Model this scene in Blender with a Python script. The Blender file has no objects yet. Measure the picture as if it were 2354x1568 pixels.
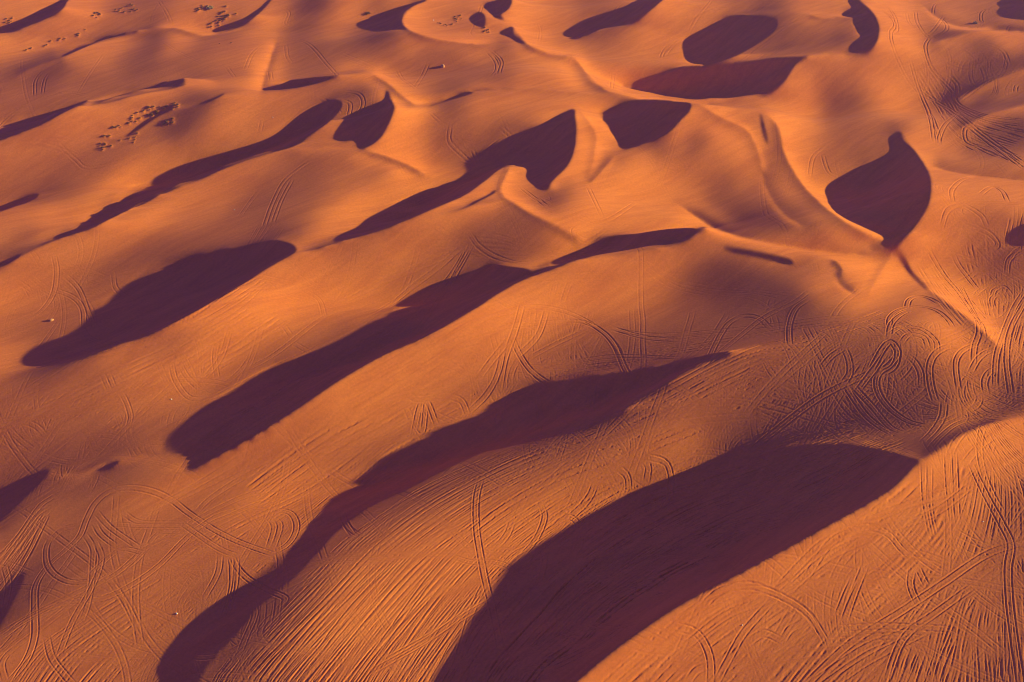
import bpy, math, random
import numpy as np
from mathutils import Vector

# ---------------------------------------------------------------- camera, sky, sun, exposure
scene = bpy.context.scene
CAM_H = 170.0
PITCH = 38.0                      # degrees below the horizon
VFOV = 36.0
cam_d = bpy.data.cameras.new('camera'); cam = bpy.data.objects.new('camera', cam_d)
scene.collection.objects.link(cam); scene.camera = cam
cam.location = (0, 0, CAM_H)
cam.rotation_euler = (math.radians(90 - PITCH), 0, 0)
cam_d.sensor_fit = 'HORIZONTAL'; cam_d.sensor_width = 36
cam_d.angle = 2 * math.atan(math.tan(math.radians(VFOV / 2)) * 2353.0 / 1568.0)
cam_d.clip_start = 1; cam_d.clip_end = 20000

SUN_EL = 15.0
SUN_AZ = 6.0                      # degrees from +X towards +Y
w = bpy.data.worlds.new("World"); scene.world = w; w.use_nodes = True
nt = w.node_tree
bg = nt.nodes['Background']
sky = nt.nodes.new('ShaderNodeTexSky'); sky.sky_type = 'NISHITA'; sky.sun_disc = False
sky.sun_elevation = math.radians(SUN_EL); sky.sun_rotation = math.radians(90 - SUN_AZ)
sky.altitude = 200; sky.air_density = 1.0; sky.dust_density = 1.0; sky.ozone_density = 10.0
tint = nt.nodes.new('ShaderNodeMix'); tint.data_type = 'RGBA'; tint.blend_type = 'MULTIPLY'; tint.inputs[0].default_value = 1.0
tint.inputs[7].default_value = (1.5, 0.36, 1.25, 1)             # purple dusk sky
nt.links.new(sky.outputs[0], tint.inputs[6]); nt.links.new(tint.outputs[2], bg.inputs[0]); bg.inputs[1].default_value = 0.085
sl = bpy.data.lights.new('sun', 'SUN'); so = bpy.data.objects.new('sun', sl); scene.collection.objects.link(so)
sl.energy = 4.7; sl.angle = math.radians(0.5); sl.color = (1.0, 0.83, 0.10)
sdir = Vector((math.cos(math.radians(SUN_EL)) * math.cos(math.radians(SUN_AZ)),
               math.cos(math.radians(SUN_EL)) * math.sin(math.radians(SUN_AZ)),
               math.sin(math.radians(SUN_EL))))
so.rotation_euler = sdir.to_track_quat('Z', 'Y').to_euler()
scene.view_settings.view_transform = 'Standard'; scene.view_settings.look = 'None'
scene.view_settings.exposure = 0.86; scene.view_settings.gamma = 1.0
scene.cycles.max_bounces = 4; scene.cycles.diffuse_bounces = 3; scene.cycles.volume_bounces = 1
scene.cycles.pixel_filter_type = 'BLACKMAN_HARRIS'; scene.cycles.filter_width = 1.05

# ---------------------------------------------------------------- view geometry, used to survey the land forms
# Surveyed points are given on a 2353 x 1568 sighting grid seen from the camera and are
# carried to where their ray meets the ground.
FV = 784.0 / math.tan(math.radians(VFOV / 2))
cp, sp = math.cos(math.radians(PITCH)), math.sin(math.radians(PITCH))
def project(x, y, z):
    dz = z - CAM_H
    depth = y * cp - dz * sp
    up = y * sp + dz * cp
    depth = np.maximum(depth, 1e-3)
    return 1176.5 + FV * x / depth, 784.0 - FV * up / depth
def t3(c, r, pts):                # points read on one of nine enlarged tiles
    return [(784.67 * c + x / 3.0, 522.67 * r + y / 3.0) for x, y in pts]
def catmull(pts, closed=False, n=6):
    P = np.array(pts, float)
    if len(P) < 3: 
        t = np.linspace(0, 1, n * 2)[:, None]; return P[0] * (1 - t) + P[-1] * t
    if closed: Q = np.vstack([P[-1], P, P[0], P[1]])
    else: Q = np.vstack([2 * P[0] - P[1], P, 2 * P[-1] - P[-2]])
    t = (np.arange(n) / n)[:, None]
    out = []
    for i in range(1, len(Q) - 2):
        a, b, c, d = Q[i - 1], Q[i], Q[i + 1], Q[i + 2]
        out.append(0.5 * (2 * b + (c - a) * t + (2 * a - 5 * b + 4 * c - d) * t * t + (3 * b - a - 3 * c + d) * t ** 3))
    if not closed: out.append(P[-1:])
    return np.vstack(out)
# ---------------------------------------------------------------- surveyed lee slopes (where ground lies in the lee of a crest)
LEE = [
 # great dune in the foreground
 [(1300,1590),(1318,1568),(1431,1475),(1569,1382),(1701,1312),(1901,1205),(2035,1128),(2075,1095),(2101,1065),(2118,1054),(2090,1046),(2050,1034),(1990,1022),(1920,1016),(1850,1018),(1760,1032),(1668,1050),(1569,1081),(1451,1125),(1331,1198),(1188,1315),(1085,1438),(1001,1565),(985,1610),(1100,1680),(1220,1660)],
 # second dune
 [(1701,799),(1640,806),(1569,823),(1485,843),(1318,869),(1235,879),(1151,909),(1085,953),(1018,986),(901,1043),(840,1078),(785,1128),(733,1178),(693,1232),(650,1275),(617,1312),(567,1338),(510,1372),(467,1405),(400,1478),(377,1512),(373,1545),(377,1568),(372,1640),(420,1650),(453,1568),(483,1518),(533,1462),(583,1398),(633,1352),(683,1312),(717,1275),(785,1205),(851,1158),(935,1118),(1018,1075),(1085,1045),(1118,1033),(1235,1003),(1318,986),(1385,959),(1468,916),(1518,883),(1569,850),(1620,825)],
 # third dune
 [(1215,619),(1165,610),(1118,608),(1085,624),(1031,638),(985,651),(935,679),(901,703),(875,729),(835,756),(785,786),(717,813),(633,839),(567,873),(500,913),(433,963),(393,993),(372,1020),(378,1036),(410,1048),(420,1078),(450,1072),(493,1045),(567,1006),(667,946),(785,866),(885,809),(985,766),(1085,709),(1135,676),(1185,646)],
 [(1185,646),(1215,622),(1245,603),(1285,586),(1335,563),(1368,546),(1451,534),(1569,523),(1630,517),(1600,530),(1568,548),(1500,562),(1451,574),(1351,592),(1285,611),(1215,633)],
 [(50,845),(72,816),(90,793),(123,778),(187,761),(217,730),(267,683),(317,643),(367,609),(417,591),(500,573),(567,561),(617,549),(667,556),(680,571),(660,586),(617,609),(533,663),(450,709),(377,753),(333,771),(283,783),(200,813),(133,829),(83,841)],
 [(-30,622),(0,610),(33,593),(70,570),(123,548),(200,524),(175,523),(130,535),(90,556),(60,573),(0,600),(-30,612)],
 [(173,523),(200,493),(233,467),(283,437),(333,407),(400,380),(450,363),(517,352),(567,337),(617,320),(660,287),(683,267),(733,236),(770,226),(785,240),(750,280),(700,315),(667,333),(583,357),(500,387),(400,427),(317,467),(250,500),(207,523)],
 [(885,203),(878,227),(845,240),(811,257),(785,277),(760,307),(757,317),(785,322),(808,318),(811,333),(828,338),(851,330),(875,310),(891,283),(906,247),(901,230),(893,207)],
 [(1318,247),(1285,260),(1241,283),(1185,302),(1135,328),(1101,355),(1085,387),(1018,413),(918,460),(851,497),(821,520),(785,533),(735,556),(683,577),(735,566),(785,549),(885,527),(918,512),(985,482),(1061,447),(1111,412),(1145,385),(1175,376),(1208,380),(1208,400),(1218,417),(1245,433),(1261,428),(1271,407),(1305,373),(1321,330),(1325,293),(1321,260)],
 [(985,500),(1051,478),(1085,460),(1120,442),(1137,430),(1135,440),(1085,467),(1051,484)],
 [(1378,253),(1401,240),(1435,232),(1500,231),(1569,232),(1586,233),(1585,250),(1568,267),(1535,300),(1485,323),(1425,340),(1423,320),(1401,293),(1381,267)],
 [(1861,122),(1835,137),(1818,160),(1801,190),(1775,213),(1751,220),(1728,215),(1685,217),(1630,218),(1569,217),(1501,208),(1435,198),(1435,187),(1468,170),(1518,160),(1569,153),(1601,148),(1668,140),(1735,133),(1801,127)],
 [(1575,87),(1575,110),(1585,137),(1618,143),(1668,133),(1718,110),(1768,77),(1785,57),(1775,37),(1718,30),(1668,37),(1628,57),(1595,73)],
 [(1948,-4),(1955,13),(1935,30),(1958,37),(1961,60),(1975,77),(1961,93),(1941,117),(1975,122),(1998,117),(2015,93),(2021,63),(2011,30),(1991,10),(1968,-8)],
 [(2068,297),(2045,310),(2050,327),(2041,347),(2015,363),(1968,383),(1925,407),(1905,423),(1900,440),(1915,473),(1945,497),(1988,517),(2035,539),(2005,549),(2001,559),(2011,571),(2061,574),(2066,559),(2098,523),(2131,473),(2141,433),(2138,400),(2125,373),(2101,340),(2078,317)],
 [(2061,574),(2081,613),(2115,649),(2138,669),(2128,649),(2101,619),(2075,577)],
 [(1661,559),(1675,573),(1735,586),(1815,603),(1818,589),(1768,576),(1701,564)],
 [(1747,250),(1747,277),(1753,307),(1765,330),(1763,307),(1755,273)],
 [(2353,505),(2325,520),(2310,545),(2320,560),(2353,560),(2420,540),(2420,495)],
 [(2298,26),(2301,7),(2320,-10),(2420,-10),(2420,45),(2353,41),(2318,37)],
 [(-20,66),(0,60),(50,43),(100,17),(133,0),(150,-12),(165,-12),(153,0),(140,20),(100,43),(50,63),(30,70),(0,72),(-20,76)],
 [(133,130),(160,112),(187,98),(233,84),(300,69),(345,62),(300,73),(233,91),(187,108),(160,120)],
 [(483,70),(493,60),(550,43),(593,17),(613,-2),(640,-20),(622,-2),(602,20),(567,47),(533,63),(500,72)],
 [(-30,335),(-30,303),(0,293),(27,270),(83,257),(143,240),(200,227),(187,240),(143,260),(83,290),(0,320)],
 [(200,240),(240,220),(300,203),(367,190),(427,180),(400,193),(333,207),(267,227),(217,238)],
 [(427,243),(483,223),(523,207),(500,222),(465,236)],
 [(597,207),(617,195),(667,183),(700,177),(783,166),(733,183),(667,199)],
 [(280,317),(333,273),(377,247),(400,245),(360,267),(317,297)],
 [(-30,495),(-30,478),(0,467),(40,450),(77,442),(87,445),(57,463),(0,483)],
 [(182,1088),(230,1067),(278,1050),(292,1046),(264,1064),(226,1078)],
 [(-30,1130),(0,1118),(33,1095),(110,1075),(87,1105),(50,1142),(0,1188),(-30,1215)],
 [(-30,1385),(0,1362),(20,1338),(50,1305),(66,1272),(50,1325),(27,1378),(0,1425),(-30,1480)],
 [(822,53),(835,40),(901,17),(958,-2),(990,-12),(975,-2),(931,20),(923,40),(925,53),(938,67),(918,64),(868,68),(838,64)],
 [(1105,10),(1118,-4),(1173,-6),(1170,14),(1151,30),(1161,42),(1138,38),(1118,20)],
 [(1075,40),(1085,30),(1105,23),(1115,40),(1111,60),(1085,50)],
 [(1146,73),(1151,67),(1178,57),(1183,77),(1208,97),(1191,95),(1165,80)],
 [(1295,80),(1305,67),(1351,40),(1418,20),(1451,0),(1480,-14),(1530,-14),(1515,2),(1495,20),(1468,43),(1445,52),(1385,62),(1351,75),(1318,87)],
 [(975,244),(1018,223),(1060,213),(1101,206),(1060,219),(1018,231)],
]
# ---------------------------------------------------------------- surveyed steepness of the open slopes: 0 turned from the sun .. 10 facing it
SLOPE = """
7.6:1400,1535 1650,1385 1900,1240 2100,1100 2250,1000|6.2:1450,1560 1700,1410 1950,1280 2150,1130|6.5:2000,1350 2150,1200 2250,1080|5.5:1700,1560 2000,1480 2200,1400 2300,1300
5:2340,1100 2340,1400|4.5:2340,1550|3:2325,918|3.5:2150,970|4.5:1750,850 1900,850 2050,900|5.5:2250,850|6:2300,750
4.5:850,1190 1000,1110 1150,1060 1300,1010 1450,950 1600,865|6:800,1300 950,1230 1150,1150 1350,1090 1500,1010 1700,920|6.5:800,1400 1000,1300 1150,1230 1300,1150 1450,1070 1600,1010
6:1000,1480|5:600,1520|6:700,1450|4.5:550,1560 480,1568|4:1750,980|3.5:1900,920|3:1850,950|3:2000,950
8:520,1050 600,1010 700,950 850,870 950,810 1050,750 1150,700 1250,660 1330,640|7.5:900,900 1050,830 1150,780 1230,740|6.5:700,1060 850,1000 1000,930 1150,850
5.5:750,1110 900,1020 1050,950 1200,860|3.5:1350,830|4:1400,790|5:1300,770|4:1500,780|4:1600,740|4:1250,810
7:1400,620|8:1450,600 1550,590|7:1610,580|3:1700,650|3.5:1650,620|4.5:1600,700|6:1500,680|7:1450,650|3.5:1750,690|4:1700,605|6.5:1850,640|7.5:1880,660|5:1830,620|5.5:1950,650
8:1980,690|8:1990,660|9:2020,630|8.5:2050,600|8:1950,600|6:1895,590|6:2060,690|5.5:2090,705|8:1950,620|5:2000,725|4.5:1900,720|4:1750,730|4:1850,760
7.5:2100,560|8:2150,640|8.5:2200,700 2260,750|8:2120,520 2160,450 2155,400|7.5:2110,320|6:2200,600|4.5:2250,560|4.5:2290,620|4:2300,570|5:2330,640|6:2260,480|7:2220,450|7:2340,440|6.5:2200,520
7.5:2200,400 2300,400 2350,410|7:2180,350|5:2230,345 2260,360 2300,375|7:2150,300|6:2200,280|4:2280,300|3:2330,290|3.5:2300,260|2:2353,157 2268,187 2210,215|7:2340,190 2300,215|3.5:2285,253 2353,243
4:2270,125|6:2200,130|7:2150,150|8.5:2100,100 2060,60|8:2070,120|7:2330,110|7.5:2300,80|6:2200,100|5:2150,70|2:2160,86 2220,76 2270,68|5:2260,45|6:2200,30|5.5:2250,20|6.5:2150,20|7.5:2170,52 2230,56
6.5:1880,145|8:1850,180|8.5:1860,220|8:1830,250|7:1900,160|6.5:1950,150|7.5:2000,160|8:2040,200 2060,250|4.8:1900,200 1925,225 1935,255 1930,280|5:1940,200|5:1950,300|5.5:1900,330|7.5:1850,300|5:1980,330|5.5:2000,290|5:2020,320|3.5:2058,288
7:1830,350|6.5:1860,400|5.5:1900,385|5:1980,350|7:1860,430|9:1790,290 1800,340 1830,400 1870,450 1930,502 1990,532 2030,550|4.5:1765,350 1790,400|5:1830,470 1880,520
7.5:1700,350|8:1650,300|7:1620,350|7:1700,430|6:1750,450|6:1600,400|5:1650,460|1.5:1690,515 1750,525 1820,530 1870,535|3.5:1700,490|4:1800,500|3.5:1600,333|5.5:1605,295
8.5:1600,250 1620,260|8:1640,250|8:1601,236 1660,270 1718,300 1745,360|3.5:1690,235|6:1720,250|8:1780,240 1800,260|8.5:1780,300|6:1735,260|5.5:1735,300
8.5:1580,490 1620,510 1660,530 1750,545 1850,560 1950,575|7:1640,555 1750,558|7:1850,574|2.5:1850,583 1880,568 1910,557
8:1360,260|8.5:1380,320 1360,380 1350,290|8:1400,350|7.5:1410,400 1340,430|7:1330,460|8:1380,450 1420,430 1480,370|8.5:1550,310|7.5:1500,400 1450,480|7:1550,470 1480,510|7.5:1400,500|6.5:1390,530|4.5:1385,375|3:1412,350
2:1250,450|3:1262,470|4:1275,450|5.5:1245,490|6:1200,430|8:1170,405|8.5:1155,430|7:1200,455|9:1150,452 1200,480 1260,510 1310,540 1330,550|3:1150,472 1180,487 1230,507 1270,527
7:1120,472|7.5:1050,490|8:1000,520 900,560|6:1100,500|5.5:1150,520|5:1220,550|6:1000,580|5:1100,580|3.5:1150,595|4:1200,590|6:1300,570|5:1250,580
8:800,600 700,620|7:850,650 750,700|8:650,680 550,740 500,790|6.5:700,780|6:850,720 950,640|5.5:1000,620 800,770|6.5:600,830|7:400,840|7.5:300,830|6.5:450,880
6:250,870|6.5:150,880|6:50,900|5.5:100,960|6:300,950|5:200,1000|4.5:50,1020|6:350,920|3.5:120,1060|5.5:330,1030|4.5:350,1070|3:185,1080 230,1062 285,1046
8:20,830|7.5:10,800|5:30,785|5:60,740|6:100,680|7:100,620|7.5:30,650|5:150,720 200,650|7:200,580|6.5:300,560|5:300,620|6:400,550 450,500|5:550,520|6:550,430|5.5:650,400|5:700,440|5.5:800,400 750,355|6:850,375
7:870,410|8.5:830,460|8:800,490 760,530|7:700,540|5:650,500|3.5:620,535|4:685,545|6.5:500,470|8:350,480 250,520|7:420,440|9:860,348 900,360 940,375 970,390
8.5:930,300|9:900,310 950,260|8.5:930,220|7.5:960,330|9:910,290|8.5:880,330|8.5:910,200|9:930,240|6:980,290|5.5:1030,270|4.5:1000,310|6:1050,330 1100,290|7:1100,240|6:1150,250|5:1200,260|3.5:1150,290|4.5:1100,320
5.5:1050,360|6:990,370|7:1000,400|6.5:1240,240|7:1290,240|7.5:1100,218 1180,224 1250,222
8.5:790,168 850,165 880,180 920,215 950,235|5:830,200|4.5:790,212|4:840,228|5:820,182|6.5:650,220|7:600,230|8:550,250|7:567,283|8:500,300 480,340|6.5:600,270|8:400,350 300,390|7.5:250,430|6.5:620,300
3.5:440,260 400,310|4:470,240|7.5:300,255|8:250,265|8.5:180,270|8:130,290|7:60,330|7:200,310|6:100,370|5:200,380|4.5:50,420|3.5:150,420|5:250,370|5.5:330,340|4:220,400|3:110,435|7:30,500|8:100,480|7:180,460|7:130,510|4:50,555
7.5:20,100|8:80,90|8.5:150,60|6:100,110|6.5:150,90|7:60,160|6:40,200|4:100,180|4.5:50,185|8:200,30|5.5:250,50|5:300,30|3:40,170 130,145|7:200,130 250,110|6:300,90|4.5:335,78|2:360,75|3:350,100|4:310,150|7:380,120|7.5:400,100
6:440,150|4.5:300,190 200,190|5.5:150,200|3.5:467,88|7.5:400,62|8:440,72|7.5:475,78|5:520,90|6.5:400,170|5:350,200|5.5:250,170|6:500,140 550,110|6.5:600,90|8:620,50|7:650,40|3:690,40 720,25|3.5:670,60|6:750,50|7:770,80
5:720,100|4.5:650,100|5:700,130|7:600,120|9:590,150 595,170|8:620,140 630,110|7.5:560,190|4.5:560,165|5:500,170|4.5:680,160 750,140|7:470,190|6:520,200|8:640,208|6.5:700,200|8:580,215|7:500,240|7:300,225 380,205
8:800,20|6:790,60|4:830,80|3:880,85|3.5:910,75|2.5:860,90|5:900,110|6:960,95|7:940,110|4.5:850,130|5:900,150 1000,170|6:1050,120|5.5:1150,120|6:1200,140|5:1100,180|7:1250,180|7.5:1100,197|8:1200,202|8.5:1300,207|6.5:1250,125
8.5:940,62 980,75 1050,90 1120,95|4:960,80 1050,99|3:1150,102|6.5:1000,50|8:960,30|8.5:940,25|5:1040,60|7:1000,20|6:1060,20|4.5:1090,70|5.5:1120,80|8:1127,35
8.5:1178,20|9:1184,50 1200,80|8.5:1240,105 1290,122|8:1210,30|7.5:1250,60|6.5:1280,30|5:1350,20|5:1290,92|4.5:1350,90 1400,80|6:1450,90|8:1500,60|8.5:1530,30|7.5:1480,100 1550,60|6:1520,110|6.5:1430,130
9:1320,140 1340,165 1380,190 1430,210 1500,222|6.5:1360,130 1400,160|6.5:1480,135|8.5:1550,225 1600,226 1700,224|8:1590,50|6.5:1600,20|5:1700,15|3.5:1760,20|4:1800,60|4.5:1850,60|5.5:1900,45|6:1880,15|4.5:1850,90 1900,100|4:1800,100|5.5:1950,90|2.5:1930,80|7:1850,25 1920,35
8.5:2040,40 2040,100|5.5:30,1250|7:70,1200|6.5:20,1280|5:120,1130|5:200,1100|5:150,1200|6:300,1130|7:400,1100|8:450,1090|5.5:250,1250|5:200,1320|4.5:100,1300|5.5:100,1400|6:50,1480|5.5:120,1530|5.5:250,1450 350,1350 450,1250|6:550,1200
6.5:600,1130|6:650,1200|5.5:550,1290|5:450,1330|5.5:350,1450 300,1540|5:340,1550|4.5:355,1500|3.5:130,1090|3.5:110,1112|3:72,1290|3.5:90,1235
"""
# where a lee slope begins gently instead of at a sharp crest
SOFT = [(480,1540,60),(520,1480,60),(580,1400,60),(640,1345,50),(700,1290,50),(785,1200,60),(880,1145,60),(980,1095,60),(1080,1050,60),(1180,1020,50),(1290,995,50),(1385,960,40),(1480,910,40),(90,845,40),(160,828,40),(230,805,40),(310,775,40),(1785,40,60),(1770,80,60),(1700,120,50),(60,1135,40),(30,1170,40),(40,1340,50),(20,1390,50)]
SLOPE += """
2.7:1740,1010 1800,995 1870,980 1940,970 2010,975 2070,995|3.3:1720,985 1830,950 1920,918 2020,900 2080,930|3.7:1650,985 1720,945 1800,900 1900,870
2:2110,1020 2130,1000
3:470,1568 500,1500 560,1425 620,1370 690,1300 760,1240 840,1185 940,1135 1030,1090 1120,1050 1250,1012 1330,995 1400,968 1480,928
3.5:60,855 140,842 220,822 310,790|3:40,1160 10,1195|3:30,1390 60,1320
"""

# ridge lines of the open slopes, walked rightwards or upwards: path, steepness left of it, right of it, and how far each side reaches
RIDGE = [
 ([(500,1045),(567,1006),(667,946),(785,866),(885,809),(985,766),(1085,709),(1135,676),(1185,646),(1285,616),(1351,595),(1451,578),(1569,557)], None, 8.2, 1, 40),
 ([(393,985),(433,955),(500,905),(567,865),(633,832),(717,805),(785,778),(835,750)], 4.9, None, 42, 1),
 ([(133,842),(283,790),(333,775),(450,712),(533,668),(617,613),(680,577)], None, 7.9, 1, 45),
 ([(90,785),(187,752),(267,675),(367,600),(500,565),(617,540)], 4.8, None, 45, 1),
 ([(207,526),(317,470),(400,430),(500,390),(583,360),(667,336)], None, 6.8, 1, 28),
 ([(200,485),(283,430),(400,373),(517,345),(617,312),(683,258)], 7.3, None, 30, 1),
 ([(467,1398),(567,1330),(650,1265),(733,1170),(840,1070),(985,995),(1085,945),(1235,870),(1400,850)], 5.3, None, 42, 1),
 ([(1318,1568),(1431,1475),(1569,1382),(1701,1312),(1901,1205),(2035,1128),(2110,1060)], None, 7.6, 1, 38),
 ([(1001,1565),(1085,1438),(1188,1315),(1331,1198),(1451,1125),(1600,1070)], 5.7, None, 40, 1),
 ([(683,580),(785,551),(885,528),(985,500)], None, 7.8, 1, 32),
 ([(735,550),(821,515),(851,490),(918,452),(1018,405)], 7.6, None, 36, 1),
 ([(0,323),(83,292),(143,262),(200,240),(267,227),(333,207),(427,183)], None, 7.6, 1, 26),
 ([(0,290),(27,266),(83,253),(200,222),(300,196)], 5.0, None, 30, 1),
 ([(133,132),(187,108),(233,90),(300,74)], 4.8, 6.9, 16, 22),
 ([(1728,216),(1775,213),(1801,190),(1818,160),(1835,137),(1861,122)], None, 7.8, 1, 28),
 ([(1998,119),(2015,93),(2021,63),(2011,30),(1991,8)], None, 8.3, 1, 28),
 ([(2066,562),(2098,523),(2131,473),(2141,433),(2138,400),(2125,373),(2101,340),(2070,297)], None, 8.1, 1, 34),
 ([(1250,430),(1271,407),(1305,373),(1321,330),(1325,293),(1320,250)], None, 8.4, 1, 24),
 ([(1925,640),(1935,618),(1925,598),(1905,590)], .5, 8, 13, 12),
 ([(2112,1056),(2160,1028),(2220,990),(2290,964),(2400,945)], .5, 8.2, 30, 34),
 ([(2061,572),(2030,553),(1985,531),(1930,500),(1870,450),(1830,400),(1800,340),(1788,290),(1765,262)], 4.2, 9.8, 34, 15),
 ([(1560,468),(1620,510),(1660,530),(1750,548),(1850,566),(1950,578),(2050,580)], 2, 8.8, 22, 16),
 ([(1145,448),(1175,462),(1215,488),(1262,512),(1310,540),(1335,552)], 9.5, 3, 18, 14),
 ([(900,522),(985,502),(1051,484),(1100,468),(1150,464)], 4, 7.8, 10, 24),
 ([(835,344),(865,349),(900,360),(940,376),(975,396)], 9.3, 4, 14, 13),
 ([(667,337),(740,335),(800,336),(840,344)], 5, 7, 10, 16),
 ([(950,238),(1018,223),(1100,206),(1180,203),(1280,207),(1380,214),(1450,224),(1540,231),(1600,232),(1690,228)], 8.8, 4, 12, 12),
 ([(1181,64),(1208,97),(1235,110),(1268,120),(1315,127)], 9, 3.5, 14, 12),
 ([(1315,127),(1335,150),(1351,173),(1378,193),(1405,207),(1470,219)], 9.5, 5.3, 18, 22),
 ([(971,-4),(938,20),(923,40),(928,57),(951,73),(998,87),(1038,92),(1085,97),(1135,98)], 8.8, 3.8, 13, 12),
 ([(1801,128),(1861,121),(1901,119),(1968,123)], 4, 7.5, 14, 28),
 ([(2125,655),(2175,690),(2220,725),(2260,760),(2300,800)], 9.3, 4.8, 30, 36),
 ([(2140,92),(2180,86),(2230,74),(2275,67),(2330,68),(2400,76)], 2, 7.5, 12, 22),
 ([(2120,10),(2150,35),(2190,54),(2240,60),(2300,60)], 5, 8, 16, 10),
 ([(2190,226),(2240,202),(2290,178),(2353,157),(2400,140)], 2, 7, 26, 24),
 ([(2190,300),(2240,275),(2285,255),(2353,240),(2400,236)], 3.5, 6.5, 26, 24),
 ([(2135,375),(2185,390),(2250,400),(2353,410),(2420,415)], 4.6, 7.5, 30, 34),
 ([(345,62),(400,62),(440,72),(470,78),(500,75),(560,66)], 8, 4, 10, 12),
 ([(600,208),(667,199),(733,184),(790,170),(850,165)], 4.2, 7.5, 10, 16),
 ([(850,165),(885,185),(920,215),(955,240)], 9, 5.3, 17, 14),
 ([(110,1082),(180,1083),(230,1060),(290,1045),(390,1040)], 1.5, 5, 12, 16),
 ([(1600,233),(1660,268),(1718,298),(1745,360),(1752,400)], 8.8, 6.2, 10, 22),
 ([(1330,250),(1365,300),(1362,360),(1345,420)], 9.3, 7, 12, 16),
 ([(595,212),(605,170),(620,130),(632,90)], 9, 5, 20, 16),
 ([(0,62),(60,95),(140,100)], 7, 7, 5, 5),
 ([(1160,455),(1148,430),(1160,400),(1170,380)], 5, 9.5, 16, 16),
 ([(2058,572),(2035,600),(2010,640),(1990,680)], 9, 7, 10, 14),
 ([(1700,215),(1750,222),(1800,240)], 8, 8, 8, 10),
 ([(1918,630),(1935,655),(1960,670)], 3.5, 8, 14, 12),
 ([(1745,380),(1765,440),(1800,490),(1850,520)], 4, 6.5, 18, 12),
 ([(1410,355),(1380,390),(1350,420)], 8.5, 4.5, 10, 16),
 ([(1855,30),(1890,38),(1935,36),(1960,38)], 7.5, 4, 10, 10),
 ([(133,131),(80,150),(30,175)], 5, 3, 12, 20),
 ([(200,227),(300,203),(430,180),(510,186)], 5, 7.5, 9, 14),
 ([(0,615),(70,575),(173,528)], 4, 7.5, 16, 30),
 ([(683,578),(735,560),(785,550)], 4, 8, 12, 24),
]
SLOPE += """
3.2:1640,640 1690,655 1740,670|3.6:1600,625 1660,600|3:1850,700 1800,680|3.5:1000,300 1080,330 1150,310|4:1020,260 1060,300|4:250,650 330,600 420,560|4.5:560,480 620,440 700,400|4:820,560 760,600
4.5:1650,420 1700,450 1760,470|3.5:1640,470 1700,490|4:1080,560 1150,580|4.5:950,150 1050,160 1150,170|4:700,120 780,110 850,120|4:300,160 400,150 460,165|4:880,380 860,400|4.5:150,1220 200,1270|4.5:600,1000 700,960
4.5:1700,880 1780,870 1860,860|4:1400,900 1500,860|4:2270,320 2320,330|3.8:1780,870 1880,840 1980,850 2050,870|4:1900,800 2000,800|4.3:1600,960 1680,920 1760,880|7.5:2300,1000 2250,1040 2340,1040|4.6:560,1085 450,1130|4.5:820,1200 740,1270 660,1350|4.5:1500,290 1520,350
"""
# ---------------------------------------------------------------- land form: solve the height field from the survey
X0, Y0, SW, SH, RS = -120.0, -80.0, 2600, 1800, 2.0      # survey raster: origin and extent, 2 units per cell
RW, RH = int(SW / RS), int(SH / RS)
def raster_poly(pts):
    P = catmull(pts, True, 6)
    xs = (P[:, 0] - X0) / RS; ys = (P[:, 1] - Y0) / RS
    m = np.zeros((RH, RW), np.float32)
    x2, y2 = np.roll(xs, -1), np.roll(ys, -1)
    SS = 3
    for j in range(max(0, int(ys.min())), min(RH, int(ys.max()) + 2)):
        for s in range(SS):
            yy = j + (s + 0.5) / SS - 0.5
            hit = (ys <= yy) != (y2 <= yy)
            if not hit.any(): continue
            xc = np.sort(xs[hit] + (yy - ys[hit]) * (x2[hit] - xs[hit]) / (y2[hit] - ys[hit]))
            for a, b in zip(xc[::2], xc[1::2]):
                a = min(max(a, 0), RW - 1.001); b = min(max(b, 0), RW - 1.001)
                ia, ib = int(a), int(b)
                if ia == ib: m[j, ia] += (b - a) / SS; continue
                m[j, ia] += (ia + 1 - a) / SS; m[j, ia + 1:ib] += 1.0 / SS; m[j, ib] += (b - ib) / SS
    return np.clip(m, 0, 1)
def blur(a, s):
    r = int(3 * s + 1); k = np.exp(-0.5 * (np.arange(-r, r + 1) / s) ** 2); k /= k.sum()
    for ax in (0, 1):
        b = np.pad(a, [(r, r) if i == ax else (0, 0) for i in (0, 1)], mode='edge')
        n = b.shape[ax]
        f = np.fft.rfft(b, axis=ax); g = np.fft.rfft(k, n)
        c = np.fft.irfft(f * (g[:, None] if ax == 0 else g[None, :]), n, axis=ax)
        a = np.take(c, range(2 * r, 2 * r + a.shape[ax]), axis=ax)
    return a
def bil(a, fx, fy):               # bilinear lookup with clamped edges
    fx = np.clip(fx, 0, a.shape[1] - 1.001); fy = np.clip(fy, 0, a.shape[0] - 1.001)
    ix = fx.astype(np.int32); iy = fy.astype(np.int32); tx = fx - ix; ty = fy - iy
    return (a[iy, ix] * (1 - tx) + a[iy, ix + 1] * tx) * (1 - ty) + (a[iy + 1, ix] * (1 - tx) + a[iy + 1, ix + 1] * tx) * ty
mask = np.zeros((RH, RW), np.float32)
for pg in LEE: mask = np.maximum(mask, raster_poly(pg))
wide = np.clip((Y0 + RS * np.arange(RH) - 350.0) / 500.0, 0, 1)[:, None]
mask = blur(mask, 0.9) * (1 - wide) + blur(mask, 2.4) * wide
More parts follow.
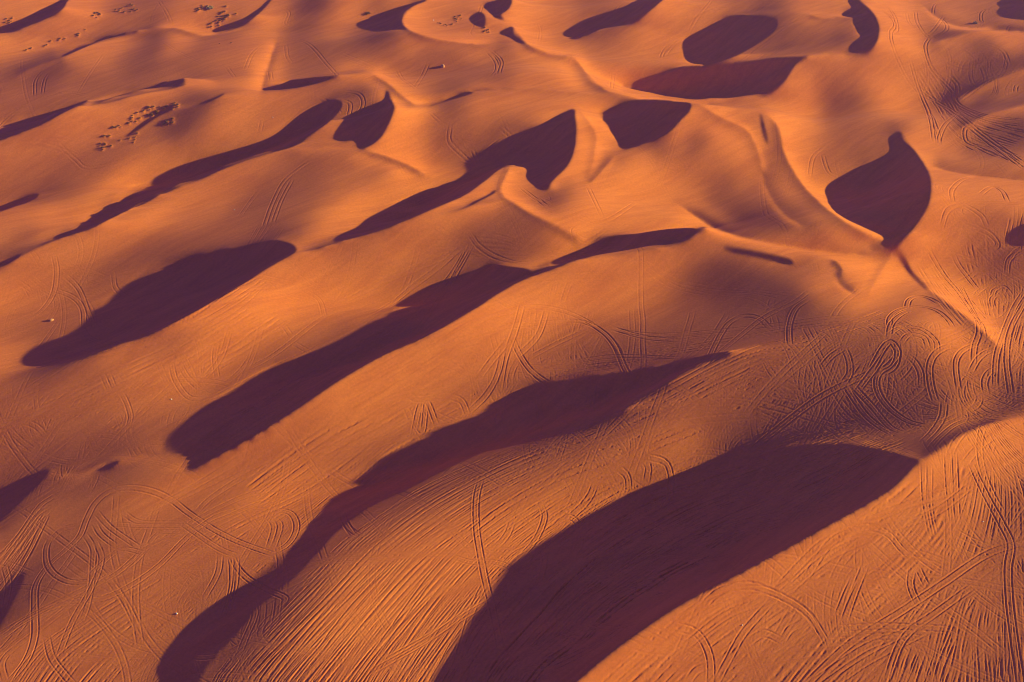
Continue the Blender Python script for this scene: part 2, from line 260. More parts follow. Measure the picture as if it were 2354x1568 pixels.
# scattered slope readings spread by inverse distance, then relaxed
pts = []
for part in SLOPE.replace('\n', '|').split('|'):
    if ':' not in part: continue
    v, ps = part.split(':'); ps = [tuple(map(float, q.split(','))) for q in ps.split()]
    if len(ps) > 1:
        C = catmull(ps, False, 8)
        seg = np.hypot(*np.diff(C, axis=0).T); L = np.concatenate([[0], seg.cumsum()])
        n = max(2, int(L[-1] / 14)); s = np.linspace(0, L[-1], n)
        ps = list(zip(np.interp(s, L, C[:, 0]), np.interp(s, L, C[:, 1])))
    pts += [(x, y, float(v)) for x, y in ps]
PT = np.array(pts)
cw, ch = RW // 4, RH // 4
gx, gy = np.meshgrid(X0 + (np.arange(cw) + .5) * RS * 4, Y0 + (np.arange(ch) + .5) * RS * 4)
num = np.zeros((ch, cw)); den = np.zeros((ch, cw))
loc = np.array([np.sort(np.hypot(PT[:, 0] - p[0], PT[:, 1] - p[1]))[min(4, len(PT) - 1)] for p in PT])
for (x, y, v), l in zip(pts, loc):
    ex_, ey_ = gx - x, gy - y
    an = min(max((1850 - x) / 300.0, 0), 1) * min(max((y - 100) / 300.0, 0.3), 1)     # slopes run on along the dunes
    d2 = ((ex_ * .86 - ey_ * .51) * (1 - .5 * an)) ** 2 + ((ex_ * .51 + ey_ * .86) * (1 + .25 * an)) ** 2
    wt = (1.0 / (d2 + 30.0)) ** 1.6 * np.exp(-0.5 * d2 / (2.2 * l + 18.0) ** 2) + 1e-12 / (d2 + 100) 
    num += wt * v; den += wt
bright = blur(num / den, 2.0); bw_ = np.clip((gy - 300) / 600, 0, 1); bright = bright * (1 - bw_) + blur(bright, 3.0) * bw_
bright = np.clip(6.0 + (bright - 6.0) * (1.1 + .25 * np.clip((gy - 120) / 250, 0, 1)), 0.5, 10)
VAL = [0, 1, 2, 3, 4, 5, 6, 7, 8, 9, 10]
PVAL = [-.27, -.265, -.245, -.205, -.145, -.075, .015, .115, .24, .40, .54]
rx_, ry_ = np.meshgrid(np.arange(RW) / 4.0 - .375, np.arange(RH) / 4.0 - .375)
bright = bil(bright, rx_, ry_)
for pl, va, vb, wa_, wb_ in RIDGE:
    C = catmull(pl, False, 10); W = 2.6 * max(wa_, wb_)
    i0, i1 = max(0, int((C[:, 0].min() - W - X0) / RS)), min(RW, int((C[:, 0].max() + W - X0) / RS) + 1)
    j0, j1 = max(0, int((C[:, 1].min() - W - Y0) / RS)), min(RH, int((C[:, 1].max() + W - Y0) / RS) + 1)
    if i1 <= i0 or j1 <= j0: continue
    qx, qy = np.meshgrid(X0 + (np.arange(i0, i1) + .5) * RS, Y0 + (np.arange(j0, j1) + .5) * RS)
    best = np.full(qx.shape, 1e9); side = np.zeros(qx.shape); al = np.zeros(qx.shape)
    n_ = len(C)
    for k in range(n_ - 1):
        ax_, ay_ = C[k]; dx_, dy_ = C[k + 1] - C[k]; L2 = dx_ * dx_ + dy_ * dy_ + 1e-9
        t = np.clip(((qx - ax_) * dx_ + (qy - ay_) * dy_) / L2, 0, 1)
        d = np.hypot(qx - ax_ - t * dx_, qy - ay_ - t * dy_); m_ = d < best
        best[m_] = d[m_]; side[m_] = (dx_ * (qy - ay_) - dy_ * (qx - ax_))[m_]; al[m_] = ((k + t) / (n_ - 1))[m_]
    end = np.clip(np.minimum(al, 1 - al) * 7 + 0.15, 0, 1)
    lft = side < 0
    if va is None: end = end * ~lft; va = 5
    if vb is None: end = end * lft; vb = 5
    f = np.where(lft, np.exp(-(best / wa_) ** 2), np.exp(-(best / wb_) ** 2)) * end
    sub = bright[j0:j1, i0:i1]; sub[:] = sub * (1 - f) + np.where(lft, va, vb) * f
slope_map = np.interp(bright, VAL, PVAL)

ca, sa = math.cos(math.radians(SUN_AZ)), math.sin(math.radians(SUN_AZ))
A0, B0 = -420.0, 20.0                                     # grid along the light and across it
def set_grid(gd):
    global GD, NA, NB, GX, GY, LA, LB
    GD = gd; NA = int(864 / gd); NB = int(672 / gd)
    GA, GB = np.meshgrid(A0 + GD * np.arange(NA), B0 + GD * np.arange(NB))
    GX, GY = GA * ca - GB * sa, GA * sa + GB * ca
    ka = np.fft.fftfreq(NA) * 2 * np.pi; kb = np.fft.fftfreq(NB) * 2 * np.pi
    LA = (2 - 2 * np.cos(ka))[None, :] / GD ** 2; LB = (2 - 2 * np.cos(kb))[:, None] / GD ** 2
TANE = math.tan(math.radians(SUN_EL))

def targets(h):
    vx, vy = project(GX, GY, h)
    vis = (vx > -15) & (vx < 2368) & (vy > -12) & (vy < 1580)
    near = (vx > -X0 * 0 - 110) & (vx < 2460) & (vy > -70) & (vy < 1690)
    m = bil(mask, (vx - X0) / RS - .5, (vy - Y0) / RS - .5) * near
    def refl(v, hi): v = np.mod(np.clip(v, -4e3, 8e3), 2 * hi); return np.where(v > hi, 2 * hi - v, v)    # the country goes on much the same beyond
    g = bil(slope_map, (refl(vx, 2356.0) - X0) / RS - .5, (refl(vy, 1570.0) - Y0) / RS - .5)
    out = np.maximum(np.maximum(-vx, vx - 2353), np.maximum(-vy, vy - 1568)).clip(0)
    fade = np.exp(-(out / 1500.0) ** 2)
    g = g * fade
    wt = np.where(vis, 1.0, 0.12 + 0.6 * np.exp(-out / 150.0))
    tgt = g.copy(); wt = wt.copy()
    mm = m - 0.5
    soft = np.zeros_like(m)
    for cx, cy, r in SOFT: soft = np.maximum(soft, np.clip(1.6 - np.hypot(vx - cx, vy - cy) / r, 0, 1))
    for j in range(NB):
        r = mm[j] > 0
        if not r.any(): continue
        d = np.diff(np.concatenate([[0], r.astype(np.int8), [0]]))
        for s, e in zip(np.where(d == 1)[0], np.where(d == -1)[0]):    # grid points s..e-1 lie in the lee, the crest is just past e-1
            fs = s if s == 0 else s - mm[j, s] / (mm[j, s] - mm[j, s - 1] + 1e-9)
            fe = e - 1 if e >= NA else e - 1 + mm[j, e - 1] / (mm[j, e - 1] - mm[j, e] + 1e-9)
            n = max(fe - fs, 0.3); L = n * GD
            pe = min(max(g[j, max(s - 3, 0)], -0.15), 0.1)
            p0 = -0.57 if L > 6 else -0.40
            so_ = soft[j, min(e, NA - 1)]; p0 = p0 * (1 - so_) - 0.345 * so_
            mean = -TANE * (1.06 if L > 5 else 1.12)
            k = min(max((pe - p0) / (mean - p0) - 1, 0.12), 6)
            i0, i1 = max(int(fs), 0), min(int(fe), NA - 2)
            i = np.arange(i0, i1 + 1)                                    # intervals i..i+1
            lo = np.maximum(i, fs); hi = np.minimum(i + 1, fe); cov = np.clip(hi - lo, 0, 1)
            t = np.clip((fe - (lo + hi) / 2) / n, 0, 1)
            v = p0 + (pe - p0) * t ** k
            v += mean - (v * cov).sum() / max(cov.sum(), 1e-6)
            tgt[j, i] = tgt[j, i] * (1 - cov) + v * cov
            wt[j, i] *= 1 + 6 * cov
    return tgt, wt
def solve(h, mu, eps, iters=60):
    tgt, wt = targets(h)
    wt_b = mu * mu * np.where(wt < 0.3, 0.5, 1.0)
    q = blur((np.roll(h, -1, 0) - h) / GD, 3.6 / GD)
    def Da(u): return (np.roll(u, -1, 1) - u) / GD
    def DaT(u): return (np.roll(u, 1, 1) - u) / GD
    def Db(u): return (np.roll(u, -1, 0) - u) / GD
    def DbT(u): return (np.roll(u, 1, 0) - u) / GD
    G = -tgt                       # dh/da
    A = lambda u: DaT(wt * Da(u)) + DbT(wt_b * Db(u)) + eps * u
    rhs = DaT(wt * G) + DbT(wt_b * q)
    PC = 1.0 / (1.2 * LA + mu * mu * LB + eps)
    M = lambda r: np.fft.irfft2(np.fft.rfft2(r) * PC[:, :NA // 2 + 1], s=r.shape)
    x = h.copy(); r = rhs - A(x); z = M(r); p = z.copy(); rz = (r * z).sum(); r0 = (rhs * rhs).sum()
    for it in range(iters):
        Ap = A(p); al = rz / (p * Ap).sum(); x += al * p; r -= al * Ap
        if (r * r).sum() < 1e-7 * r0: break
        z = M(r); rz2 = (r * z).sum(); p = z + (rz2 / rz) * p; rz = rz2
    return x
import time as _t; _t0 = _t.time()
set_grid(1.2); hgt = np.zeros((NB, NA))
for k in range(26):
    mu = 0.6 - 0.4 * min(k / 14.0, 1); dmp = 0.7 if k < 5 else max(0.5 - 0.015 * (k - 5), 0.2)
    hn = solve(hgt, mu, 6e-6, 25); hgt = hgt * (1 - dmp) + hn * dmp
old = hgt; set_grid(0.6)
fb, fa = np.meshgrid(np.arange(NB) / 2.0, np.arange(NA) / 2.0, indexing='ij'); hgt = bil(old, fa, fb)
for it in range(4): hn = solve(hgt, 0.2, 6e-6, 30); hgt = hgt * .7 + hn * .3
hgt = blur(hgt, 0.5)
tg, wt_ = targets(hgt); pa = -(np.roll(hgt, -1, 1) - hgt) / GD
for nm, sel in (('open', (wt_ > .9) & (wt_ < 1.1)), ('lee', wt_ > 3)):
    print(nm, sel.mean(), 'target', tg[sel].mean(), tg[sel].std(), 'got', pa[sel].mean(), pa[sel].std(), 'rms err', np.sqrt(((tg - pa)[sel] ** 2).mean()))
hgt -= hgt[:, 200:-200].mean()
print('land solved %.1fs  range %.1f..%.1f std %.1f' % (_t.time() - _t0, hgt.min(), hgt.max(), hgt.std()))
def ground(x, y):                  # cubic lookup; the field repeats mirrored beyond its surveyed extent
    a = (x * ca + y * sa - A0) / GD; b = (-x * sa + y * ca - B0) / GD
    def fold(v, n):
        v = np.mod(v, 2 * (n - 1)); return np.where(v > n - 1, 2 * (n - 1) - v, v)
    a = fold(a, NA); b = fold(b, NB)
    ia = np.clip(a.astype(np.int64), 1, NA - 3); ib = np.clip(b.astype(np.int64), 1, NB - 3)
    ta = a - ia; tb = b - ib
    def wts(t): return (-t ** 3 / 6 + t * t / 2 - t / 2 + 1 / 6, t ** 3 / 2 - t * t + 2 / 3, -t ** 3 / 2 + t * t / 2 + t / 2 + 1 / 6, t ** 3 / 6)
    wa, wb = wts(ta), wts(tb); out = 0
    for j in range(4):
        row = 0
        for i in range(4): row = row + wa[i] * hgt[ib + j - 1, ia + i - 1]
        out = out + wb[j] * row
    return out
def to_world(P):                   # survey points -> ground points
    P = np.asarray(P, float)
    dx = (P[:, 0] - 1176.5) / FV; du = -(P[:, 1] - 784.0) / FV
    ry = cp + du * sp; rz = -sp + du * cp
    z = np.zeros(len(P))
    for k in range(25):
        t = (z - CAM_H) / rz
        z = z * 0.5 + 0.5 * ground(dx * t, ry * t)
    t = (z - CAM_H) / rz
    return np.stack([dx * t, ry * t, z], 1)
# ---------------------------------------------------------------- tyre tracks pressed into the sand
HAZE = 0.0002
SAND = (0.69, 0.218, 0.052)
rng = np.random.RandomState(7)
# tile column, row: one track per '|', points in tile units; leading 'd:' gives the rut depth in cm, a trailing 'n' in it a single rut
TRK = {
(2,1): "16:1500,950 1420,955 1350,1010 1335,1090 1370,1180 1450,1270 1560,1340 1700,1375|16:1540,560 1560,500 1620,475 1700,490 1770,530|14:1420,700 1430,620 1500,565 1620,545 1740,570 1820,630 1860,690|14:1415,760 1440,660 1520,590 1600,570|14:1470,780 1480,870 1420,950 1330,1000|14:1290,1000 1370,850 1430,790 1480,860 1450,960 1350,1010|14:1740,1200 1710,1090 1700,960 1740,870 1830,820 1930,830|14:1900,1120 1880,960 1900,880 1960,830 2060,800|12:1910,400 1990,560 2030,650 2040,730 2010,820 2000,950|12:1690,120 1720,200 1800,330 1900,450 2000,600 2060,680 2070,770|14:1120,1090 1250,1280 1350,1370 1450,1430|12:1160,1080 1300,1230 1420,1370 1520,1420|10:2020,0 2120,50 2170,120 2120,150|10:735,810 735,680 780,560 890,480|11:180,900 260,740 330,650 430,610 530,630 600,700|8:0,740 300,710 700,665 1000,625 1290,600|8:0,830 400,760 800,690 1200,640 1400,570|8:100,980 330,800 560,620 760,520 880,430|14:430,1568 900,1200 1200,1040 1330,1000|12:1420,740 1500,690 1640,700 1740,780 1750,860|12:1500,800 1560,740 1660,760 1690,840|12:1540,880 1600,930 1640,1010 1640,1100|12:1980,1000 2040,900 2120,850 2200,880|12:2090,1150 2080,1060 2120,990 2200,970|12:2354,440 2280,560 2200,760 2160,900 2150,1100|12:2354,520 2260,700 2230,900 2260,1150|12:2130,480 2150,430 2210,410 2250,450|12:2140,560 2130,500 2160,460|10:1880,380 1960,350 2030,300|10:1860,180 1900,260 1960,340 2030,430|10:2250,250 2280,180 2354,130|10:2230,320 2250,220 2330,160|12:1700,1530 1780,1440 1900,1350 2100,1300 2354,1260|12:1650,1480 1730,1400 1790,1300 1800,1200|10:1480,1440 1620,1390 1760,1350 1900,1290|9:1100,820 1140,900 1150,1000 1100,1080|9:940,980 1030,880 1130,820|10:1200,1130 1330,960 1400,860",
(1,1): "9:600,850 850,680 1100,590 1300,550 1500,570 1660,630 1800,720 1900,830 1960,980 2060,1080 2150,1110|9:500,940 800,780 1100,690 1400,660 1650,650 1800,720 1880,810 1930,920 1990,1040 2080,1130|13:1170,740 1220,860 1300,980 1400,1060 1470,1100|7:880,40 950,130 1060,200 1200,240 1360,240|7:890,110 800,260 700,400 550,560 380,720 200,860|7:870,90 700,250 500,400 350,520 100,650|8:900,110 820,260 740,400 640,550 480,750 300,880|7:870,130 600,250 300,370 0,520|8:1250,520 1200,700 1130,900 1090,1120|9:1120,800 1080,1000 1000,1150 870,1280|8:1420,560 1350,750 1200,900|9:950,1030 1050,900 1150,780|9:490,1450 550,1220 620,1350|9:500,1330 560,1400 590,1210 660,1370|8:1850,700 2100,740 2354,740|8:1850,690 2100,760 2354,780|7:0,1180 200,1040 500,880 750,780|7:0,1100 300,950 600,780 900,640|7:0,1250 300,1080 600,900|8:1520,1200 1500,1300 1560,1380|9:1350,1140 1370,1300 1360,1430|9:1700,1080 1710,1200 1680,1310|9:1760,1080 1770,1200 1740,1300|9:1840,1080 1850,1180 1800,1260|9:1985,1020 1960,1150 1900,1240|8:1200,1300 1150,1200 1300,1100|8:1430,1190 1600,1250 1800,1210|8:740,1160 830,1200 870,1290|8:420,1120 520,1180 700,1160|9:1290,900 1480,800 1700,700|9:1400,1060 1600,1000 1900,960 2354,860|9:1450,1030 1700,960 2000,920 2354,820|8:1300,1000 1600,930 1900,890 2354,900|7:1100,1240 900,1330 500,1420 0,1568|6:550,1000 750,880 1000,820|6:100,1300 400,1150 700,1020|6:200,1340 500,1180 800,1100|7:1000,1400 1080,1350 1100,1240|6:1620,90 1600,20 1660,0|6:1600,40 1700,90 1830,10",
(1,2): "13:960,170 930,300 930,500 960,700 1000,900 1040,1050 1070,1200 1100,1360|9:760,700 900,740 1050,740 1150,770 1210,830|13:1110,770 1200,680 1300,640 1370,670|13:1370,330 1400,430 1340,580 1240,700|14:1750,190 1720,270 1660,350 1540,460|12:1910,90 1970,150 1980,250|11:2090,40 2115,90 2100,190|13:2100,10 2230,50 2270,150 2260,300 2180,430|12:1480,450 1570,430 1620,460 1650,520|10:780,1480 900,1080 990,880|11:300,1420 700,1200 950,1050 1200,920|11:200,1500 600,1270 900,1050|14n:1190,1530 1500,1350 1700,1180 1850,1020 2100,850 2300,680|14:1700,1130 1850,1190 2070,1150|14:1580,1240 1750,1180 1960,1210|14:1850,960 2100,880 2354,850|12:1200,1500 1450,1440 1700,1330 1900,1220|12:1250,1450 1500,1260 1700,1190|12:1900,880 2100,760 2200,700 2354,710|10:1340,650 1400,700 1370,850 1280,900|10:1640,520 1640,620 1580,720|9:1180,450 1140,550 1060,640|9:10,430 60,510 130,560|9:0,400 40,490 90,560|12:2100,1020 2200,960 2354,920|12:1400,1500 1700,1350 2000,1150",
(0,2): "12:60,1568 180,1420 240,1250 240,1050 250,900 330,770 450,660 550,560 600,440 660,330 760,250 900,225 1050,250 1180,310 1300,400 1450,500 1600,580 1750,640 1900,690|10:350,570 320,650 330,760 400,840 520,880 700,850 900,760 1010,650|9:350,590 420,520 530,490|12:0,1270 200,1130 450,1020 700,990 900,900 1100,760 1300,560 1500,420 1700,380 1850,380|9:0,1230 250,1090 550,940 800,820 1000,650 1200,540 1400,420 1700,280 2000,210 2354,130|12:-60,760 0,700 130,560 220,430 280,350 350,300 430,260|12:20,730 170,540 270,400 370,350|12:40,760 180,560 280,430 370,370|8:960,650 1200,560 1500,450 1800,330 2100,270|12:1890,380 2000,400 2045,480 2020,570 1950,640 1840,670|17:1595,690 1640,780 1720,860 1850,930 1965,985 1950,1025|12:1590,700 1600,800 1590,950 1520,1150|10:1630,700 1620,900 1560,1100|9:1520,680 1500,820 1400,1000|9:660,390 760,500 900,600 960,640|10:650,470 700,550 800,630|8:850,400 950,460 1100,470 1340,460|8:800,480 1000,490 1300,490|9:40,1568 15,1440 80,1350 180,1310|7:580,540 640,640 640,760 630,900 600,1050 560,1150|9:320,1250 360,1400 450,1520 520,1600|8:1740,1000 1760,1100 1700,1250 1650,1370|10:610,840 770,690 870,640|7:660,600 700,720 640,900 500,1150 400,1400|8:1850,430 1890,500 1850,650|8:1900,440 1930,500 1880,650|9:700,700 850,650 1000,680|7:1100,350 1300,270 1600,120 1800,0|7:1000,400 1300,240 1500,120 1700,0|7:1350,400 1450,300 1650,170 1900,50|8:30,760 60,900 20,1100|7:1250,470 1500,640 1650,700|7:1020,620 1100,540 1250,530",
(0,1): "8:-60,730 0,710 160,650 290,570 370,450 390,300 370,180|6:780,300 800,420 900,500|7:440,320 540,420 600,560 640,660|7:370,430 500,480 570,560 580,690|7:560,690 620,760 720,770 850,740|6:160,370 220,480|6:120,370 240,450|7:1870,390 1700,500 1500,620 1200,740 1000,790|6:1800,410 1650,540 1400,680 1100,770|9:1180,930 1210,1050 1300,1170 1420,1180|8:1240,940 1290,1030 1380,1120|6:700,1000 760,1130|6:740,990 790,1110|7:830,1130 870,1200 900,1300 880,1380|6:0,1250 300,1130 600,1060 900,950|9:1800,-20 1700,150 1620,280|9:1860,-20 1780,100 1650,270|9:1950,0 1850,130 1700,260|9:1920,-30 1830,60 1750,180|5:1500,150 1440,390|8:1100,1230 1400,1190 1600,1110 1900,960 2200,820|7:1700,980 1900,870 2200,640 2354,560|6:2090,430 2200,500 2240,620|6:1950,670 2010,750|8:1200,1050 1450,1060 1600,1090|7:1500,780 1480,900 1500,1050|6:1590,690 1520,900 1400,1050|6:20,900 100,920 180,930",
(0,0): "7:240,660 245,560 300,490 370,480|6:290,650 310,550 350,490|5:540,640 620,510 720,370|8:-30,900 100,780 250,690 450,640 600,660|7:1690,480 1750,360 1870,290 2100,290 2260,450 2330,530|5:1970,310 1980,390 2010,440|6:1120,290 1250,370 1400,440|7:1930,50 1990,90 1970,160 2020,190|7:1040,160 1060,90 1130,-20|7:1080,-20 1150,90 1180,160|6:1000,160 1080,80 1180,0|6:930,570 1200,520 1430,450|8:1820,1568 1880,1400 1960,1250 2080,1150 2180,1090|7:1880,1540 1940,1380 2020,1230|5:1650,1500 1720,1400 1790,1310|8:1960,870 2100,760 2230,690|8:2190,670 2280,720 2354,790|7:1860,490 1870,560|6:780,1420 1150,1350 1600,1270|6:900,1400 1200,1380 1700,1200|5:350,930 500,960|6:1790,910 1810,820|5:560,120 700,170 790,180|6:1560,460 1620,540|5:1540,740 1700,770 1880,740|6:400,990 520,1100 620,1160 900,1100|5:0,1030 250,990 500,1060",
(1,0): "9:1000,350 1060,420 1070,480 1030,530|9:1020,340 1100,420 1085,510|6:600,430 560,520 500,610|6:380,480 430,560 500,600|6:0,370 200,450 420,550 520,620|6:0,400 150,450 380,550|7:970,30 920,180 900,230 940,260|6:750,860 740,960 780,1020 900,1130|9:880,1190 960,1080 1110,960|8:820,1110 950,1150|8:900,1030 960,1160|6:600,770 690,850|6:2180,210 2340,300|5:1570,450 1600,390 1830,280|7:1700,1290 1800,1500|7:1620,1490 1800,1530 2030,1400|7:1870,100 1920,30 1990,0|7:0,630 120,650 150,720 100,800 0,860|7:0,690 60,720 50,800|6:860,450 960,470 1060,430|7:1700,500 1780,560 1860,610|7:1860,610 1870,520 1860,480|5:1260,90 1500,50 1700,0|6:1350,150 1370,220 1360,290|7:1230,1290 1350,1380 1450,1430|7:1350,1370 1420,1430|8:2230,380 2300,300 2354,260|8:2200,400 2240,330 2340,280|5:480,1400 440,1500 300,1560|6:1100,880 1180,950",
(2,0): "9:20,450 200,440 400,330 600,220 840,90|8:0,560 300,480 500,350 700,200 850,100|9:600,390 750,290 970,220|9:230,390 320,240|12:1280,30 1400,90 1460,170 1430,230 1450,330 1500,450 1560,560 1650,680 1750,900 1770,1000|11:1300,0 1430,70 1475,190 1440,230|12:1700,260 1670,330 1720,480 1850,620 1900,720 2100,800 2354,830|10:1600,80 1620,170 1700,260 1810,210 1800,150 1700,100 1620,80|9:1590,200 1700,230 1800,110|11:1820,510 1890,590 1890,680|12:1560,560 1800,740 2000,900 2354,1170|11:1600,640 1850,760 2100,950 2354,1130|11:2080,1020 1960,980 1945,890 2010,870|7:2290,640 2300,590 2350,580|6:870,1220 900,1080 1000,1000|6:960,1060 1000,1180 1060,1220|7:2060,290 2200,350 2250,450|8:1900,700 2100,560 2354,460|8:0,30 150,60 400,60 700,60|8:30,240 100,120 200,0|8:1860,1400 1860,1300 2000,1220 2354,1250|10:2050,1340 2130,1290 2200,1320 2240,1400|11:1780,1568 1850,1430 2100,1400 2354,1410|10:1920,1400 2050,1480 2100,1568|8:2280,90 2080,70 2060,150 2170,140|9:1750,1000 1800,870 1900,780|10:1560,400 1620,600 1700,800 1730,980|9:1800,420 1950,470 2100,430|8:1720,100 1740,30 1850,0|9:2354,870 2100,830 1900,740|8:1540,90 1560,160 1640,230",
(2,2): "13:-60,1180 80,1220 150,1300 190,1420 190,1600|13:100,1080 250,940 450,900 600,940 750,1010 870,1100 950,1220 1000,1310|9:100,1060 350,950 550,930 720,1000 850,1090 930,1200|12:840,860 1000,620 1150,530 1300,500 1420,550 1500,640 1570,710|9:640,930 900,660 1030,570|9:720,940 1000,700 1300,560|12:1660,60 1670,300 1700,480 1720,560|13:1820,0 1830,200 1850,400 1860,480|13:1870,-30 1880,200 1890,450|9:1700,60 1700,350 1740,560|14:1980,50 2080,260 2200,480 2260,620 2240,800 2260,1100 2330,1600|16:840,1590 1150,1300 1500,1080 1800,880 2100,680 2354,600|12:230,1568 330,1380 430,1210 620,1000|10:1280,450 1600,320 1900,240|10:1290,470 1620,370 2000,270|9:1200,560 1700,410 2000,200|13:1580,790 1570,900 1620,1030|13:1620,780 1680,900|14:1050,1200 1400,1180 1850,1200|14:1000,1290 1400,1250 1700,1270|10:0,1330 300,1100 600,990|10:300,1480 700,1400 1050,1350|12:0,590 400,500 800,430 1200,300|12:0,710 200,720 420,660|12:0,830 300,800 500,660|12:0,570 500,440 1100,340|10:700,500 1000,200 1150,40|10:1470,1260 1570,1340|14:900,1568 1250,1330 1600,1180 2000,900|13:1050,1568 1300,1400 1700,1200|12:1620,1160 1500,1300 1400,1568|11:690,1270 740,1200 820,1160|11:450,1290 560,1230 700,1290|12:30,1568 100,1480 200,1450|11:1280,850 1350,820 1420,830|11:1110,1150 1180,950 1260,750|11:1060,1130 1130,960 1180,850",
}
# sweeps of many tracks between two bounding paths: (path, path, count, depth cm, spread of the rut width)
SWEEP = [
 ([(470,1640),(493,1565),(600,1445),(700,1345),(785,1262),(835,1222),(951,1142),(1085,1075),(1218,1023),(1318,1000),(1418,960),(1518,913),(1635,852),(1735,808),(1835,790),(1935,760),(2030,730)],
  [(980,1640),(1040,1540),(1110,1430),(1180,1340),(1250,1270),(1350,1190),(1450,1130),(1550,1095),(1620,1070),(1700,1045),(1760,1025),(1830,1000),(1890,980),(1950,965),(2000,950),(2050,930),(2080,900)], 560, 14, 0.75),
 ([(980,1640),(1040,1540),(1110,1430),(1180,1340),(1250,1270),(1350,1190),(1450,1130),(1550,1095),(1700,1045),(1830,1000),(1950,965),(2050,950)],
  [(1180,1640),(1250,1540),(1330,1480),(1420,1400),(1520,1340),(1620,1290),(1720,1230),(1820,1190),(1900,1140),(1970,1100),(2030,1060),(2090,1030)], 260, 20, 0.9),
 ([(1800,1660),(1930,1530),(2060,1400),(2150,1290),(2210,1180),(2240,1060)], [(2300,1760),(2400,1560),(2440,1370),(2430,1220),(2400,1100),(2370,1010)], 420, 10, 0.9),
 ([(2000,1640),(2080,1460),(2170,1330),(2230,1200),(2260,1060)], [(2420,1640),(2380,1450),(2360,1300),(2350,1150),(2320,1040)], 160, 11, 0.9),
 ([(1340,1600),(1450,1500),(1600,1400),(1780,1300),(1950,1215),(2100,1110)], [(1800,1640),(1900,1500),(2000,1400),(2120,1290),(2200,1180),(2240,1060)], 120, 8, 1.3),
 ([(560,1110),(700,1010),(850,925),(1000,850),(1120,800),(1260,750)], [(620,1210),(780,1095),(900,1020),(1060,940),(1180,885),(1330,850)], 90, 10, .9),
 ([(800,930),(950,850),(1080,790),(1200,740)], [(700,1120),(850,1050),(1000,960),(1150,890)], 40, 9, .9),
 ([(1200,860),(1400,810),(1600,770),(1750,740)], [(1300,870),(1450,835),(1600,810),(1750,785)], 26, 8, 1.0),
 ([(-40,960),(150,900),(300,830),(420,770),(540,700)], [(-40,1060),(200,980),(380,920),(560,830),(700,740)], 50, 7, 1.0),
 ([(-30,1080),(100,1000),(200,940),(300,900)], [(0,1110),(150,1060),(300,960),(400,910)], 50, 8, 1.0),
 ([(150,1640),(280,1500),(400,1400),(520,1320),(640,1220),(790,1110)], [(340,1640),(380,1520),(470,1400),(540,1350),(620,1290),(740,1170)], 90, 7, 1.1),
 ([(-30,1640),(60,1500),(200,1400),(350,1320),(500,1220),(700,1130),(860,1020)], [(160,1640),(260,1520),(400,1400),(520,1300),(650,1200),(780,1110),(900,1010)], 45, 5.5, 1.0),
 ([(-20,1310),(40,1230),(90,1180),(120,1160)], [(-20,1400),(20,1350),(60,1290),(110,1180)], 26, 9, 1.0),
 ([(2230,760),(2200,840),(2200,930),(2230,1020)], [(2400,650),(2360,800),(2350,900),(2370,1000)], 40, 12, 1.0),
 ([(2200,560),(2230,640),(2260,720),(2300,780)], [(2370,480),(2340,600),(2310,720),(2320,800)], 34, 9, 1.0),
 ([(2100,600),(2150,680),(2220,760),(2270,800)], [(2130,560),(2190,640),(2260,720),(2320,780)], 18, 6, 1.0),
 ([(2080,160),(2140,260),(2200,340),(2353,420)], [(2150,150),(2200,220),(2240,260),(2400,300)], 26, 8, 1.0),
 ([(1430,205),(1560,205),(1700,195),(1800,140)], [(1435,190),(1560,160),(1680,120),(1800,50)], 22, 6, 1.0),
 ([(200,500),(300,450),(420,410),(560,370),(700,320)], [(190,530),(320,480),(460,430),(600,370),(720,330)], 26, 4.5, 1.0),
 ([(840,520),(960,460),(1080,410),(1160,370)], [(840,545),(960,500),(1060,450),(1140,400)], 20, 5, 1.0),
 ([(940,560),(1100,540),(1200,560)], [(960,600),(1100,590),(1240,590)], 14, 3.5, 1.0),
 ([(1260,560),(1400,545),(1560,530)], [(1240,600),(1400,585),(1560,560)], 12, 3, 1.0),
 ([(420,1020),(560,940),(700,860),(850,780),(1000,690)], [(430,1060),(560,990),(700,910),(850,820),(1010,740)], 50, 10, 1.0),
 ([(100,830),(250,790),(400,740),(560,650),(660,590)], [(100,845),(260,810),(420,765),(580,670),(680,595)], 30, 9, 1.0),
 ([(800,1120),(900,1040),(1050,960),(1250,900)], [(840,1150),(950,1080),(1100,1000),(1300,960)], 34, 6, 1.0),
 ([(1230,150),(1350,180),(1500,200)], [(1230,190),(1350,205),(1500,215)], 10, 3, 1.0),
 ([(800,130),(900,170),(950,205)], [(800,150),(880,180),(940,215)], 8, 3.5, 1.0),
]
